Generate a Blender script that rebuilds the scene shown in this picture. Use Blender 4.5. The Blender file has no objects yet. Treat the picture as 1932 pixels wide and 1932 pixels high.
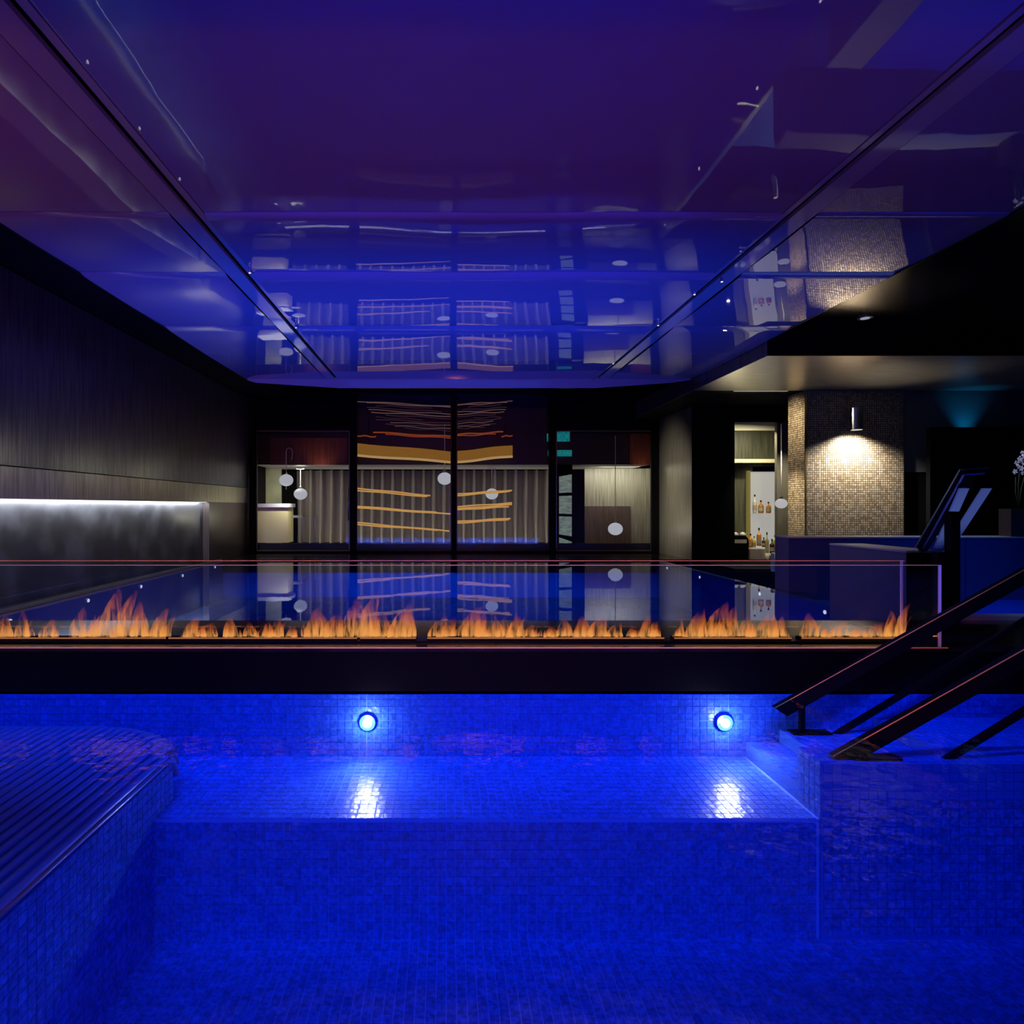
import bpy, math, random
from mathutils import Vector
random.seed(7)
sc = bpy.context.scene
# ---------------------------------------------------------------- camera
F = 1100.0; VX = 842.0; VY = 955.0; CZ = 1.3
cam = bpy.data.cameras.new('camera'); co = bpy.data.objects.new('camera', cam)
sc.collection.objects.link(co); sc.camera = co
co.location = (0, 0, CZ); co.rotation_euler = (math.pi/2, 0, 0)
cam.sensor_width = 36; cam.lens = F/1932*36; cam.clip_end = 200; cam.clip_start = .02
cam.shift_x = (966-VX)/1932; cam.shift_y = -(966-VY)/1932
# ---------------------------------------------------------------- world, view, lights
w = bpy.data.worlds.new('world'); sc.world = w; w.use_nodes = True
w.node_tree.nodes['Background'].inputs[0].default_value = (.02, .03, .12, 1)
w.node_tree.nodes['Background'].inputs[1].default_value = .02
sc.view_settings.view_transform = 'Standard'; sc.view_settings.look = 'None'
sc.view_settings.exposure = 0; sc.view_settings.gamma = 1; sc.view_settings.use_curve_mapping = False
try:
    sc.cycles.max_bounces = 10; sc.cycles.transparent_max_bounces = 40
    sc.cycles.diffuse_bounces = 3; sc.cycles.glossy_bounces = 6; sc.cycles.transmission_bounces = 6
    sc.cycles.sample_clamp_indirect = 3; sc.cycles.caustics_refractive = False
except Exception: pass

def lamp(name, kind, loc, power, col, target=None, size=.1, size_y=None, spot=60, blend=.5, radius=.03):
    l = bpy.data.lights.new(name, kind); l.energy = power; l.color = col
    o = bpy.data.objects.new(name, l); sc.collection.objects.link(o); o.location = loc
    if target is not None:
        o.rotation_euler = (Vector(target)-Vector(loc)).to_track_quat('-Z', 'Y').to_euler()
    if kind == 'AREA':
        l.size = size
        if size_y: l.shape = 'RECTANGLE'; l.size_y = size_y
    else:
        l.shadow_soft_size = radius
        if kind == 'SPOT': l.spot_size = math.radians(spot); l.spot_blend = blend
    return o
BLUE = (.0, .05, 1.0)
# added coloured wash lamps without fixtures, unseen behind the viewpoint
lamp('added_blue_wash', 'AREA', (-.2, -1.2, 3.2), 40, (0, .12, 1), (0, 3.0, -1.2), 4.5, 1.0).data.spread = math.radians(84)
lamp('added_purple_wash', 'SPOT', (.42, -1.2, .9), 270, (.36, .0, 1.0), (-.2, 4.9, 3.9), spot=58, blend=1, radius=.35)
lamp('added_red_wash', 'SPOT', (-1.2, -1.0, .9), 420, (1.0, .0, .12), (-4.6, 4.2, 3.9), spot=46, blend=1, radius=.1)
lamp('added_magenta_wash', 'SPOT', (1.4, -1.0, .9), 90, (1.0, .0, .4), (2.4, 4.6, 3.9), spot=42, blend=1, radius=.1)
lamp('added_underwater_wash', 'AREA', (0, -2.2, -.45), 46, (0, .12, 1), (0, 3.0, -.30), 9.0, .7)
lamp('added_amber_wash', 'SPOT', (.42, -1.5, 2.6), 620, (1, .24, .07), (-.4, 4.0, .2), spot=84, blend=.6, radius=.1)  # added lamp that carries the fire glow onto glass and rail edges
# added unseen lamps: floods underwater behind the ledge, bench and tub washes from above
lamp('added_pool_flood', 'AREA', (-.5, 5.04, -.45), 430, (.0, .06, 1), (-.5, 6.7, 1.75), 7.6, .8).data.spread = math.radians(78)
lamp('added_basin_flood', 'AREA', (-.2, 5.04, -.30), 120, (.0, .10, 1), (-.2, 8, -.85), 9.0, .3).data.spread = math.radians(54)
lamp('added_bench_wash', 'AREA', (-.3, 2.35, 3.84), 48, (.0, .09, 1), (-.3, 4.0, -.25), 8.0, .12).data.spread = math.radians(34)
lamp('added_tub_flood', 'SPOT', (7.8, 7.4, 4.0), 330, (.02, .16, 1), (7.6, 7.9, 0), spot=62, blend=1)
# ---------------------------------------------------------------- mesh helpers
def W(x, y, Y): return Vector(((x-VX)*Y/F, Y, CZ-(y-VY)*Y/F))
def WX(x, Y): return (x-VX)*Y/F
def WZ(y, Y): return CZ-(y-VY)*Y/F
class MB:
    def __init__(s): s.v = []; s.f = []; s.sm = False
    def box(s, x0, x1, y0, y1, z0, z1, skip=()):
        b = len(s.v)
        s.v += [(x, y, z) for z in (z0, z1) for y in (y0, y1) for x in (x0, x1)]
        for k, q in (('d', (0, 2, 3, 1)), ('u', (4, 5, 7, 6)), ('f', (0, 1, 5, 4)), ('b', (2, 6, 7, 3)), ('l', (0, 4, 6, 2)), ('r', (1, 3, 7, 5))):
            if k not in skip: s.f.append(tuple(b+i for i in q))
        return s
    def prism(s, pts, axis, a0, a1):
        # pts: outline (2D) ; axis 0: (y,z) along x, 1: (x,z) along y, 2: (x,y) along z
        b = len(s.v); n = len(pts)
        for a in (a0, a1):
            for p, q in pts:
                s.v.append((a, p, q) if axis == 0 else (p, a, q) if axis == 1 else (p, q, a))
        for i in range(n):
            j = (i+1) % n; s.f.append((b+i, b+j, b+n+j, b+n+i))
        s.f.append(tuple(b+i for i in range(n))[::-1]); s.f.append(tuple(b+n+i for i in range(n)))
        return s
    def tube(s, pts, r, n=8, cap=True, ry=1.0):
        b = len(s.v); m = len(pts); pts = [Vector(p) for p in pts]
        for i, p in enumerate(pts):
            t = (pts[min(i+1, m-1)]-pts[max(i-1, 0)]).normalized()
            u = t.cross(Vector((0, 1, 0.001))).normalized(); v = t.cross(u).normalized()
            rr = r[i] if isinstance(r, (list, tuple)) else r
            for k in range(n):
                a = 2*math.pi*k/n
                s.v.append(tuple(p+u*rr*math.cos(a)+v*rr*ry*math.sin(a)))
        for i in range(m-1):
            for k in range(n):
                l = (k+1) % n
                s.f.append((b+i*n+k, b+i*n+l, b+(i+1)*n+l, b+(i+1)*n+k))
        if cap:
            s.f.append(tuple(b+k for k in range(n))[::-1]); s.f.append(tuple(b+(m-1)*n+k for k in range(n)))
        return s
    def lathe(s, prof, c=(0, 0, 0), n=20):
        b = len(s.v); m = len(prof)
        for r, z in prof:
            for k in range(n):
                a = 2*math.pi*k/n; s.v.append((c[0]+r*math.cos(a), c[1]+r*math.sin(a), c[2]+z))
        for i in range(m-1):
            for k in range(n):
                l = (k+1) % n; s.f.append((b+i*n+k, b+i*n+l, b+(i+1)*n+l, b+(i+1)*n+k))
        s.f.append(tuple(b+k for k in range(n))[::-1]); s.f.append(tuple(b+(m-1)*n+k for k in range(n)))
        return s
    def barseg(s, a, b2, hw, hh, up=(0, 0, 1)):
        a = Vector(a); b2 = Vector(b2); t = (b2-a).normalized(); u = t.cross(Vector(up)).normalized(); v = u.cross(t).normalized()
        b = len(s.v)
        for p in (a, b2):
            for i, j in ((-1, -1), (1, -1), (1, 1), (-1, 1)): s.v.append(tuple(p+u*hw*i+v*hh*j))
        s.f += [(b, b+1, b+5, b+4), (b+1, b+2, b+6, b+5), (b+2, b+3, b+7, b+6), (b+3, b, b+4, b+7), (b+3, b+2, b+1, b), (b+4, b+5, b+6, b+7)]
        return s
    def grid(s, fn, nu, nv):
        b = len(s.v)
        for j in range(nv+1):
            for i in range(nu+1): s.v.append(tuple(fn(i/nu, j/nv)))
        for j in range(nv):
            for i in range(nu):
                a = b+j*(nu+1)+i; s.f.append((a, a+1, a+nu+2, a+nu+1))
        return s
    def mesh(s, name, mat, smooth=False):
        me = bpy.data.meshes.new(name); me.from_pydata(s.v, [], s.f); me.update()
        if mat: me.materials.append(mat)
        if smooth: me.polygons.foreach_set('use_smooth', [True]*len(me.polygons))
        return me
    def build(s, name, mat, parent=None, smooth=False, bevel=0):
        o = bpy.data.objects.new(name, s.mesh(name, mat, smooth)); sc.collection.objects.link(o)
        if parent is not None: o.parent = parent; o.location = -Vector(wl(parent))
        if bevel:
            m = o.modifiers.new('bevel', 'BEVEL'); m.width = bevel; m.segments = 2; m.limit_method = 'ANGLE'
        return o
def wl(o):
    v = Vector(o.location)
    while o.parent: o = o.parent; v = v+Vector(o.location)
    return v
def empty(name, loc, label=None, cat=None, group=None):
    o = bpy.data.objects.new(name, None); sc.collection.objects.link(o); o.location = loc; o.empty_display_size = .05
    if label: tag(o, label, cat, group)
    return o
def tag(o, label=None, cat=None, group=None, kind=None):
    if label: o['label'] = label
    if cat: o['category'] = cat
    if group: o['group'] = group
    if kind: o['kind'] = kind
    return o
def struct(o, label=None, cat=None): o['kind'] = 'structure'; return tag(o, label, cat)
def setbase(o):
    """move a mesh's origin to the bottom centre of its bounds"""
    vs = o.data.vertices; xs = [v.co.x for v in vs]; ys = [v.co.y for v in vs]; zs = [v.co.z for v in vs]
    c = Vector(((min(xs)+max(xs))/2, (min(ys)+max(ys))/2, min(zs)))
    for v in vs: v.co -= c
    o.location = Vector(o.location)+c
    return o
# ---------------------------------------------------------------- materials
def mat(name, col=(.5, .5, .5), rough=.5, metal=0, ior=1.5, emit=None, es=0, coat=0, spec=None):
    m = bpy.data.materials.new(name); m.use_nodes = True; b = m.node_tree.nodes['Principled BSDF']
    b.inputs['Base Color'].default_value = (*col, 1); b.inputs['Roughness'].default_value = rough
    b.inputs['Metallic'].default_value = metal; b.inputs['IOR'].default_value = ior
    if emit: b.inputs['Emission Color'].default_value = (*emit, 1); b.inputs['Emission Strength'].default_value = es
    if coat: b.inputs['Coat Weight'].default_value = coat; b.inputs['Coat Roughness'].default_value = .03
    if spec is not None: b.inputs['Specular IOR Level'].default_value = spec
    return m
def N(m, t): return m.node_tree.nodes.new(t)
def L(m, a, b): m.node_tree.links.new(a, b)
def noise(m, scale, stretch=(1, 1, 1), detail=3, coord='Object', rough=.5):
    tc = N(m, 'ShaderNodeTexCoord'); mp = N(m, 'ShaderNodeMapping'); mp.inputs['Scale'].default_value = stretch
    n = N(m, 'ShaderNodeTexNoise'); n.inputs['Scale'].default_value = scale; n.inputs['Detail'].default_value = detail
    n.inputs['Roughness'].default_value = rough
    L(m, tc.outputs[coord], mp.inputs[0]); L(m, mp.outputs[0], n.inputs['Vector']); return n
def ramp(m, src, stops):
    r = N(m, 'ShaderNodeValToRGB'); e = r.color_ramp.elements
    while len(e) < len(stops): e.new(.5)
    for k, (p, c) in enumerate(stops): e[k].position = p; e[k].color = (*c, 1) if len(c) == 3 else c
    L(m, src, r.inputs[0]); return r
def vary(m, scale, stretch, c0, c1, bump=0, lo=.35, hi=.65, detail=4):
    b = m.node_tree.nodes['Principled BSDF']; n = noise(m, scale, stretch, detail)
    r = ramp(m, n.outputs[0], [(lo, c0), (hi, c1)]); L(m, r.outputs[0], b.inputs['Base Color'])
    if bump:
        bp = N(m, 'ShaderNodeBump'); bp.inputs['Strength'].default_value = bump; bp.inputs['Distance'].default_value = .01
        L(m, n.outputs[0], bp.inputs['Height']); L(m, bp.outputs[0], b.inputs['Normal'])
    return m
M = {}
M['black'] = mat('black_lacquer', (.0015, .0015, .002), .35, spec=.25)
M['matte'] = mat('matte_black', (.0012, .0012, .0016), .8, spec=.1)
M['stone'] = vary(mat('dark_stone', (.01, .01, .01), .12, spec=.5), 5, (1, 4, 1), (.004, .003, .003), (.02, .014, .010), 0)
M['ledgeface'] = mat('ledge_face_stone', (.001, .001, .0015), .45, spec=.1)
M['marble'] = vary(mat('black_marble', (.01, .01, .01), .3), 2.2, (1, 1, 1), (.02, .02, .022), (.05, .05, .055), 0, .45, .7, 8)
M['brushed'] = vary(mat('brushed_dark_steel', (.2, .2, .2), .38, metal=.85), 6, (8, 8, .25), (.10, .10, .115), (.20, .20, .21), .05)
M['khaki'] = vary(mat('brushed_bronze_panel', (.2, .2, .2), .42, metal=.5), 6, (6, 6, .25), (.20, .19, .13), (.36, .34, .24), .05)
M['champagne'] = vary(mat('brushed_champagne_steel', (.4, .4, .4), .30, metal=.8), 6, (10, 10, .2), (.30, .28, .22), (.5, .47, .38), .04)
M['soffit'] = vary(mat('brushed_soffit_metal', (.4, .4, .4), .30, metal=.8), 5, (.3, 8, 8), (.30, .28, .22), (.48, .44, .36), .04)
M['gold'] = mat('brass_trim', (.45, .36, .2), .3, metal=1)
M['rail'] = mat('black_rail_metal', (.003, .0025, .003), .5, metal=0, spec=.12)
M['railedge'] = mat('painted_orange_edge', (.95, .36, .07), .55)  # warm glint along the rails, painted into the edge colour
M['steel'] = mat('polished_steel', (.62, .64, .68), .28, metal=1)
M['steeldark'] = mat('steel_slat', (.34, .36, .42), .24, metal=.9)
M['slat'] = mat('satin_blue_steel_slat', (.26, .32, .70), .30, metal=.55)
M['dimsteel'] = mat('dim_steel_frame', (.12, .115, .10), .4, metal=.8)
M['cable'] = mat('pale_cable', (.75, .72, .64), .5)
# glossy stretch ceiling
def gloss_ceiling(name, base, ior=2.1):
    m = mat(name, base, .015, ior=ior); b = m.node_tree.nodes['Principled BSDF']
    n = noise(m, 1.3, (1, .6, 1), 2); bp = N(m, 'ShaderNodeBump'); bp.inputs['Strength'].default_value = .06; bp.inputs['Distance'].default_value = .05
    L(m, n.outputs[0], bp.inputs['Height']); L(m, bp.outputs[0], b.inputs['Normal']); return m
M['ceil'] = gloss_ceiling('glossy_stretch_ceiling', (.19, .14, .24), 2.7)
M['ceilflat'] = mat('glossy_ceiling_border', (.22, .21, .26), .05, ior=1.8)
# mosaic tiles, colour varied tile by tile
def tiles(name, c0, c1, rough=.25):
    m = mat(name, c0, rough); b = m.node_tree.nodes['Principled BSDF']
    g = N(m, 'ShaderNodeNewGeometry'); r = ramp(m, g.outputs['Random Per Island'], [(0, c0), (1, c1)]); L(m, r.outputs[0], b.inputs['Base Color']); return m
M['tile'] = tiles('blue_glass_mosaic', (.035, .12, .62), (.05, .17, .78))
tbp = M['tile'].node_tree.nodes['Principled BSDF']; tbp.inputs['Roughness'].default_value = .3
fl_ = noise(M['tile'], 45, (1, 1, 1), 3); flr = ramp(M['tile'], fl_.outputs[0], [(.35, (.62, .62, .62)), (.65, (1.25, 1.25, 1.25))])
mxc = N(M['tile'], 'ShaderNodeMix'); mxc.data_type = 'RGBA'; mxc.blend_type = 'MULTIPLY'; mxc.inputs['Factor'].default_value = 1
L(M['tile'], tbp.inputs['Base Color'].links[0].from_socket, mxc.inputs[6]); L(M['tile'], flr.outputs[0], mxc.inputs[7]); L(M['tile'], mxc.outputs[2], tbp.inputs['Base Color'])
tn_ = noise(M['tile'], 26, (1, 1, 1), 2); tbb = N(M['tile'], 'ShaderNodeBump'); tbb.inputs['Strength'].default_value = .5; tbb.inputs['Distance'].default_value = .01
L(M['tile'], tn_.outputs[0], tbb.inputs['Height']); L(M['tile'], tbb.outputs[0], tbp.inputs['Normal'])
M['tilepart'] = mat('blue_glass_tile', (.04, .14, .70), .25)
M['tiledark'] = tiles('dark_blue_mosaic', (.03, .08, .30), (.05, .12, .42))
M['grout'] = mat('pale_blue_grout', (.16, .30, .98), .8)
M['beige'] = None
# water: clear sheet, mirror by Fresnel
def sheet(name, ior, rough, bump=None, tint=(1, 1, 1), dist=.02):
    m = bpy.data.materials.new(name); m.use_nodes = True; nt = m.node_tree; nt.nodes.clear()
    out = N(m, 'ShaderNodeOutputMaterial'); mx = N(m, 'ShaderNodeMixShader'); t = N(m, 'ShaderNodeBsdfTransparent'); t.inputs[0].default_value = (*tint, 1)
    g = N(m, 'ShaderNodeBsdfGlossy'); g.inputs['Roughness'].default_value = rough; g.inputs[0].default_value = (1, 1, 1, 1)
    fr = N(m, 'ShaderNodeFresnel'); fr.inputs[0].default_value = ior
    L(m, fr.outputs[0], mx.inputs[0]); L(m, t.outputs[0], mx.inputs[1]); L(m, g.outputs[0], mx.inputs[2]); L(m, mx.outputs[0], out.inputs[0])
    if bump:
        n = noise(m, bump[0], bump[2], 3); bp = N(m, 'ShaderNodeBump'); bp.inputs['Strength'].default_value = bump[1]; bp.inputs['Distance'].default_value = dist
        L(m, n.outputs[0], bp.inputs['Height']); L(m, bp.outputs[0], g.inputs['Normal']); L(m, bp.outputs[0], fr.inputs['Normal'])
    return m
M['water'] = sheet('pool_water', 1.33, .02, (9.0, .35, (1, 1, 1)))
M['waterfar'] = sheet('still_pool_water', 1.62, .0, (2.5, .03, (1, 1, 1)))
M['glass'] = sheet('clear_glass', 1.16, .0, None, (.93, .95, 1))
def emis(name, col, s, grad=None):
    m = mat(name, (.02, .02, .02), .6, emit=col, es=s); return m
M['globe'] = emis('lit_opal_glass', (1, .98, 1), .42)
M['glassedge'] = mat('painted_fire_edge', (.95, .50, .14), .5)  # glow of the fire in the edges, painted as orange colour
# ---------------------------------------------------------------- pool basins
WALLY = 4.03; BENZ = -.433; BENY = 3.23; FLZ = -1.1; T = .05
CEIL = 3.9; CEND = 11.92
basin = empty('pool_basin', (0, 2, FLZ)); struct(basin)
g = MB()
g.box(-5.3, 9, -2.4, BENY, FLZ-.2, FLZ)                 # floor
g.box(-5.3, 9, BENY, WALLY+.0, FLZ-.2, BENZ)            # bench
g.box(-5.3, 9, WALLY, WALLY+.06, FLZ-.2, .02)           # wall under the ledge
g.box(-5.3, 9, -2.5, -2.4, FLZ-.2, .2); g.box(-5.35, -5.3, -2.5, WALLY, FLZ-.2, .2); g.box(9, 9.1, -2.5, WALLY, FLZ-.2, .2)
g.build('basin_shell', M['grout'], basin)
t = MB(); gp = .0045; th = .004
def tgrid(t, fn, u0, u1, v0, v1, skip=None):
    nu = int(round((u1-u0)/T)); nv = max(1, int(round((v1-v0)/T)))
    for i in range(nu):
        for j in range(nv):
            a0 = u0+i*T+gp/2; a1 = u0+(i+1)*T-gp/2; b0 = v0+j*T+gp/2; b1 = min(v0+(j+1)*T, v1)-gp/2
            if skip and skip(a0, b0): continue
            fn(t, a0, a1, b0, b1)
tgrid(t, lambda t, a0, a1, b0, b1: t.box(a0, a1, WALLY-th, WALLY+.001, b0, b1, 'b'), -5, 5.2, BENZ, 0)
tgrid(t, lambda t, a0, a1, b0, b1: t.box(a0, a1, b0, b1, BENZ-.001, BENZ+th, 'd'), -3, 2.05, BENY, WALLY)
tgrid(t, lambda t, a0, a1, b0, b1: t.box(a0, a1, BENY-th, BENY+.001, b0, b1, 'b'), -3, 2.05, FLZ, BENZ)
tgrid(t, lambda t, a0, a1, b0, b1: t.box(a0, a1, b0, b1, FLZ-.001, FLZ+th, 'd'), -2.8, 3.4, 1.9, BENY)
tg = t.build('mosaic_field', M['tile'], basin); tg['kind'] = 'stuff'
# far basin
fb = empty('far_basin', (0, 9, FLZ)); struct(fb)
FZ = -.9
MB().box(-5.5, 14, 5.0, 14.0, FZ-.2, FZ).build('basin_floor', M['tiledark'], fb)
t = MB(); T = .3
tgrid(t, lambda t, a0, a1, b0, b1: t.box(a0, a1, b0, b1, FZ-.001, FZ+.01, 'd'), -5.4, 6.6, 5.0, 14)
T = .05
t.build('floor_mosaic', M['tiledark'], fb)['kind'] = 'stuff'
t = MB(); t.box(-5.55, -5.36, 5, 14, FZ, -.02).box(-5.5, 5.9, 14, 14.1, FZ, -.02).box(5.05, 5.2, 6.34, 14, FZ, -.02)
t.build('basin_wall', M['tiledark'], fb)
# small underwater marker lights
def marker(x, y, z, side, lab):
    e = empty('marker_light', (x, y, z), lab, 'pool light', 'small underwater marker lights of the far pool')
    MB().tube([(x, y, z), (x+.03*side, y, z)], .035, 14).build('housing', M['steel'], e)
    MB().tube([(x+.03*side, y, z), (x+.036*side, y, z)], .026, 14).build('lens', MK, e)
MK = emis('marker_lens', (.75, .8, 1), 1.6)
for k, y in enumerate((7.1, 8.65, 10.15, 11.75, 13.4)): marker(-5.34, y, -.10, 1, 'small round underwater light under the left wall, %s from the fire' % ('first', 'second', 'third', 'fourth', 'farthest')[k])
for k, y in enumerate((7.7, 9.3, 11.5, 13.2)): marker(5.03, y, -.10, -1, 'small round underwater light on the right side of the far pool, %s from the fire' % ('first', 'second', 'third', 'farthest')[k])
# ---------------------------------------------------------------- water
o = MB().grid(lambda u, v: (-5.3+14.3*u, -2.4+(WALLY+2.4)*v, 0), 1, 1).build('pool_water', M['water'])
tag(o, 'still blue lit water of the near pool in front of the black ledge', 'water', kind='stuff')
o = MB().grid(lambda u, v: (-5.36+10.5*u, 4.97+9.03*v, 0), 1, 1).build('pool_water', M['waterfar'])
tag(o, 'mirror-still water of the far pool behind the fire', 'water', kind='stuff')
o = MB().grid(lambda u, v: (5.14+8*u, 4.97+3.86*v, 0), 1, 1).build('tub_water', M['waterfar'])
tag(o, 'bright blue tub water right of the handrail post', 'water', kind='stuff')
# ---------------------------------------------------------------- ledge carrying the fire
LZ = .325
led = empty('fire_ledge', (0, 4.5, 0)); struct(led)
MB().box(-7, 12, WALLY, 4.97, -.0, LZ-.03).build('ledge_core', M['ledgeface'], led)
MB().box(-7, 12, 4.9, 4.97, -1.1, 0).build('ledge_footing', M['tiledark'], led)
xs = [-7, -5.2, -3.35, -1.55, .35, 1.48, 3.36, 5.2, 7.2, 9.5, 12]
for a, b in zip(xs, xs[1:]):
    MB().box(a+.002, b-.002, WALLY-.006, 4.975, LZ-.03, LZ).build('stone_slab', M['stone'], led)
o = MB().box(-7, 3.46, WALLY-.012, WALLY-.002, LZ-.006, LZ+.001).build('edge_line', M['glassedge'], led)  # ledge line in the painted fire-glow colour
# ---------------------------------------------------------------- pool lights in the wall
PL = mat('pool_lamp_lens', (.1, .1, .1), .3, emit=(1, .97, .85), es=1.4)
for x, lab in ((694, 'round glowing underwater pool light in the left half of the blue wall'), (1364, 'round glowing underwater pool light right of centre, left of the handrails')):
    X = WX(x, WALLY); z = WZ(1361, WALLY)
    e = empty('pool_light', (X, WALLY-.004, z-.06), lab, 'pool light')
    MB().tube([(X, WALLY-.002, z), (X, WALLY-.03, z)], .055, 24).build('trim_ring', M['tilepart'], e)
    MB().tube([(X, WALLY-.03, z), (X, WALLY-.036, z)], .034, 24).build('lens', PL, e)
    lamp('pool_light_beam', 'POINT', (X, WALLY-.10, z), 3.4, (.75, .85, 1), radius=.02)
    lamp('pool_light_throw', 'SPOT', (X, WALLY-.07, z+.06), 13, (.75, .80, 1), (X+.05, 3.0, -.75), spot=120, blend=1, radius=.02)
# ---------------------------------------------------------------- ribbed underwater lounger (left)
lo = empty('ribbed_lounger', (-2.8, 2, FLZ), 'ribbed underwater lounging platform of slanted metal slats at the left of the pool', 'pool lounger')
LX = -1.62
MB().box(-5.1, LX-.0, -1.0, 3.45, FLZ, -.21).build('platform_base', M['tilepart'], lo)
t = MB()
tgrid(t, lambda t, a0, a1, b0, b1: t.box(LX-.001, LX+th, a0, a1, b0, b1, 'l'), 1.0, 3.45, FLZ, -.21)
t.build('side_mosaic', M['tile'], lo)['kind'] = 'stuff'
x = LX
me_cache = {}
while x > -4.9:
    yend = 3.97 if x < -2.35 else 3.97-.0-.62*(1-math.sqrt(max(0, 1-((x+2.35)/.75)**2)))
    pts = [(x, .9, -.15), (x, yend-.35, -.15), (x, yend-.16, -.16), (x, yend-.05, -.20), (x, yend, -.30)]
    MB().tube(pts, .021, 8).build('slat', M['slat'], lo, smooth=True)
    x -= .062
MB().tube([(LX+.03, .9, -.16), (LX+.03, 3.3, -.16), (LX-.05, 3.62, -.2)], .012, 8).build('edge_tube', M['steel'], lo, smooth=True)
# ---------------------------------------------------------------- tiled steps (right)
st = empty('pool_steps', (3.6, 3.6, FLZ)); struct(st)
CX = 2.07; CY = 3.22; CZT = -.12
MB().box(CX, 8, CY, 3.44, FLZ, CZT).build('curb_core', M['tilepart'], st)
g = MB(); g.box(2.30, 8, 3.44, WALLY-.005, FLZ, -.24).box(2.95, 8, 3.44, WALLY-.006, FLZ, -.16).box(CX+.0, 2.30, 3.44, WALLY-.005, FLZ, -.33); g.build('step_core', M['tilepart'], st)
tm = MB().box(gp/2, T-gp/2, gp/2, T-gp/2, 0, th+.001).mesh('tile', M['tilepart'])
first = None
for i in range(38):
    for j in range(4):
        if first is None:
            o = first = bpy.data.objects.new('tile', tm)
        else: o = first.copy()
        sc.collection.objects.link(o); o.parent = st; o.location = Vector((CX+i*T+.0, CY+.012+j*T, CZT))-wl(st)
tf = MB().box(gp/2, T-gp/2, -th, 0, gp/2, T-gp/2).mesh('tile_face', M['tilepart'])
for i in range(36):
    for j in range(4):
        o = bpy.data.objects.new('tile', tf); sc.collection.objects.link(o); o.parent = st
        o.location = Vector((CX+.01+i*T, CY, CZT-(j+1)*T))-wl(st)
t = MB()
tgrid(t, lambda t, a0, a1, b0, b1: t.box(a0, a1, CY-th, CY+.001, b0, b1, 'b'), CX+.01, CX+3.0, FLZ+.03, CZT-4*T)
tgrid(t, lambda t, a0, a1, b0, b1: t.box(a0, a1, CY-th, CY+.001, b0, b1, 'b'), CX+.01+1.8, CX+3.0, CZT-4*T, CZT)
tgrid(t, lambda t, a0, a1, b0, b1: t.box(CX-th, CX+.001, a0, a1, b0, b1, 'r'), CY, CY+.2, FLZ, CZT)
for x0, x1, z in ((CX, 2.30, -.33), (2.30, 2.95, -.24), (2.95, 4.6, -.16)):
    tgrid(t, lambda t, a0, a1, b0, b1: t.box(a0, a1, b0, b1, z-.001, z+th, 'd'), x0, x1, 3.44, WALLY-.01)
t.build('step_mosaic', M['tile'], st)['kind'] = 'stuff'
# ---------------------------------------------------------------- handrails into the pool
def handrail(Y, c, e, lowoff, lab, foot):
    """c: point at the water, e: far upper end (x,z)"""
    dx = e[0]-c[0]; dz = e[1]-c[1]; s = dz/dx; L0 = math.hypot(dx, dz); ux, uz = dx/L0, dz/L0; nx, nz = uz, -ux
    E = (e[0]+1.2, e[1]+1.2*s); A = (c[0]-.10, c[1]-.10*s)
    r = empty('handrail', (c[0], Y, c[1]-.2), lab, 'handrail')
    h = .092
    def strip(y0, y1, o0, o1, A, E): return MB().prism([(A[0]+nx*o0, A[1]+nz*o0), (E[0]+nx*o0, E[1]+nz*o0), (E[0]+nx*o1, E[1]+nz*o1), (A[0]+nx*o1+ux*o1*.5, A[1]+nz*o1+uz*o1*.5)], 1, y0, y1)
    strip(Y, Y+.045, .004, h, A, E).build('grip_bar', M['rail'], r)
    strip(Y-.002, Y+.002, -.0005, .0035, A, E).build('painted_edge_glint', M['railedge'], r)['label'] = 'orange glint painted along the top edge'
    lo_ = lowoff
    strip(Y+.01, Y+.035, lo_, lo_+.03, (A[0]+lo_*1.0, A[1]+lo_*.0), E).build('lower_bar', M['rail'], r)
    px, pz = c[0]+.02, foot
    MB().box(px, px+.26, Y-.015, Y+.06, pz, pz+.012).build('foot_plate', M['rail'], r)
    MB().box(px+.06, px+.09, Y+.008, Y+.037, pz+.012, -.0).build('foot_strut', M['rail'], r)
handrail(3.92, (WX(1490, 3.92), 0), (WX(1932, 3.92), WZ(1075, 3.92)), .24, 'black handrail with painted orange edge glint running down into the pool nearest the fire', -.234)
handrail(3.25, (WX(1605, 3.25), WZ(1408, 3.25)), (WX(1932, 3.25), WZ(1225, 3.25)), .23, 'front black handrail with painted orange edge glint ending at the tiled curb', -.114)
# ---------------------------------------------------------------- glass box with the linear fire
fp = empty('linear_fireplace', (0, 4.2, LZ), 'long linear gas fire burning behind low clear glass screens on the black ledge', 'fireplace')
GX0, GX1 = -5.3, 3.42; GT = WZ(1066, 4.05)
GB = 4.385
MB().box(GX0, GX1, 4.05, 4.062, LZ, GT-.004).build('glass_panel', M['glass'], fp)
MB().box(GX0, GX1+.03, GB, GB+.012, LZ, GT-.004).build('glass_panel', M['glass'], fp)
MB().box(GX1, GX1+.012, 4.062, GB, LZ, GT-.004).build('glass_panel', M['glass'], fp)
MB().box(GX0, GX1+.012, 4.049, 4.063, GT-.004, GT).build('glass_edge', M['glassedge'], fp)['label'] = 'top edge of the front glass, fire glow painted in orange'
MB().box(GX0, GX1+.03, GB, GB+.012, GT-.004, GT).build('glass_edge', M['glassedge'], fp)
CE = mat('painted_corner_glow', (.75, .8, .95), .35)  # glow of the glass corners painted as a pale opaque colour
MB().box(GX1, GX1+.016, 4.046, 4.056, LZ, GT).build('glass_corner', CE, fp)
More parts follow.
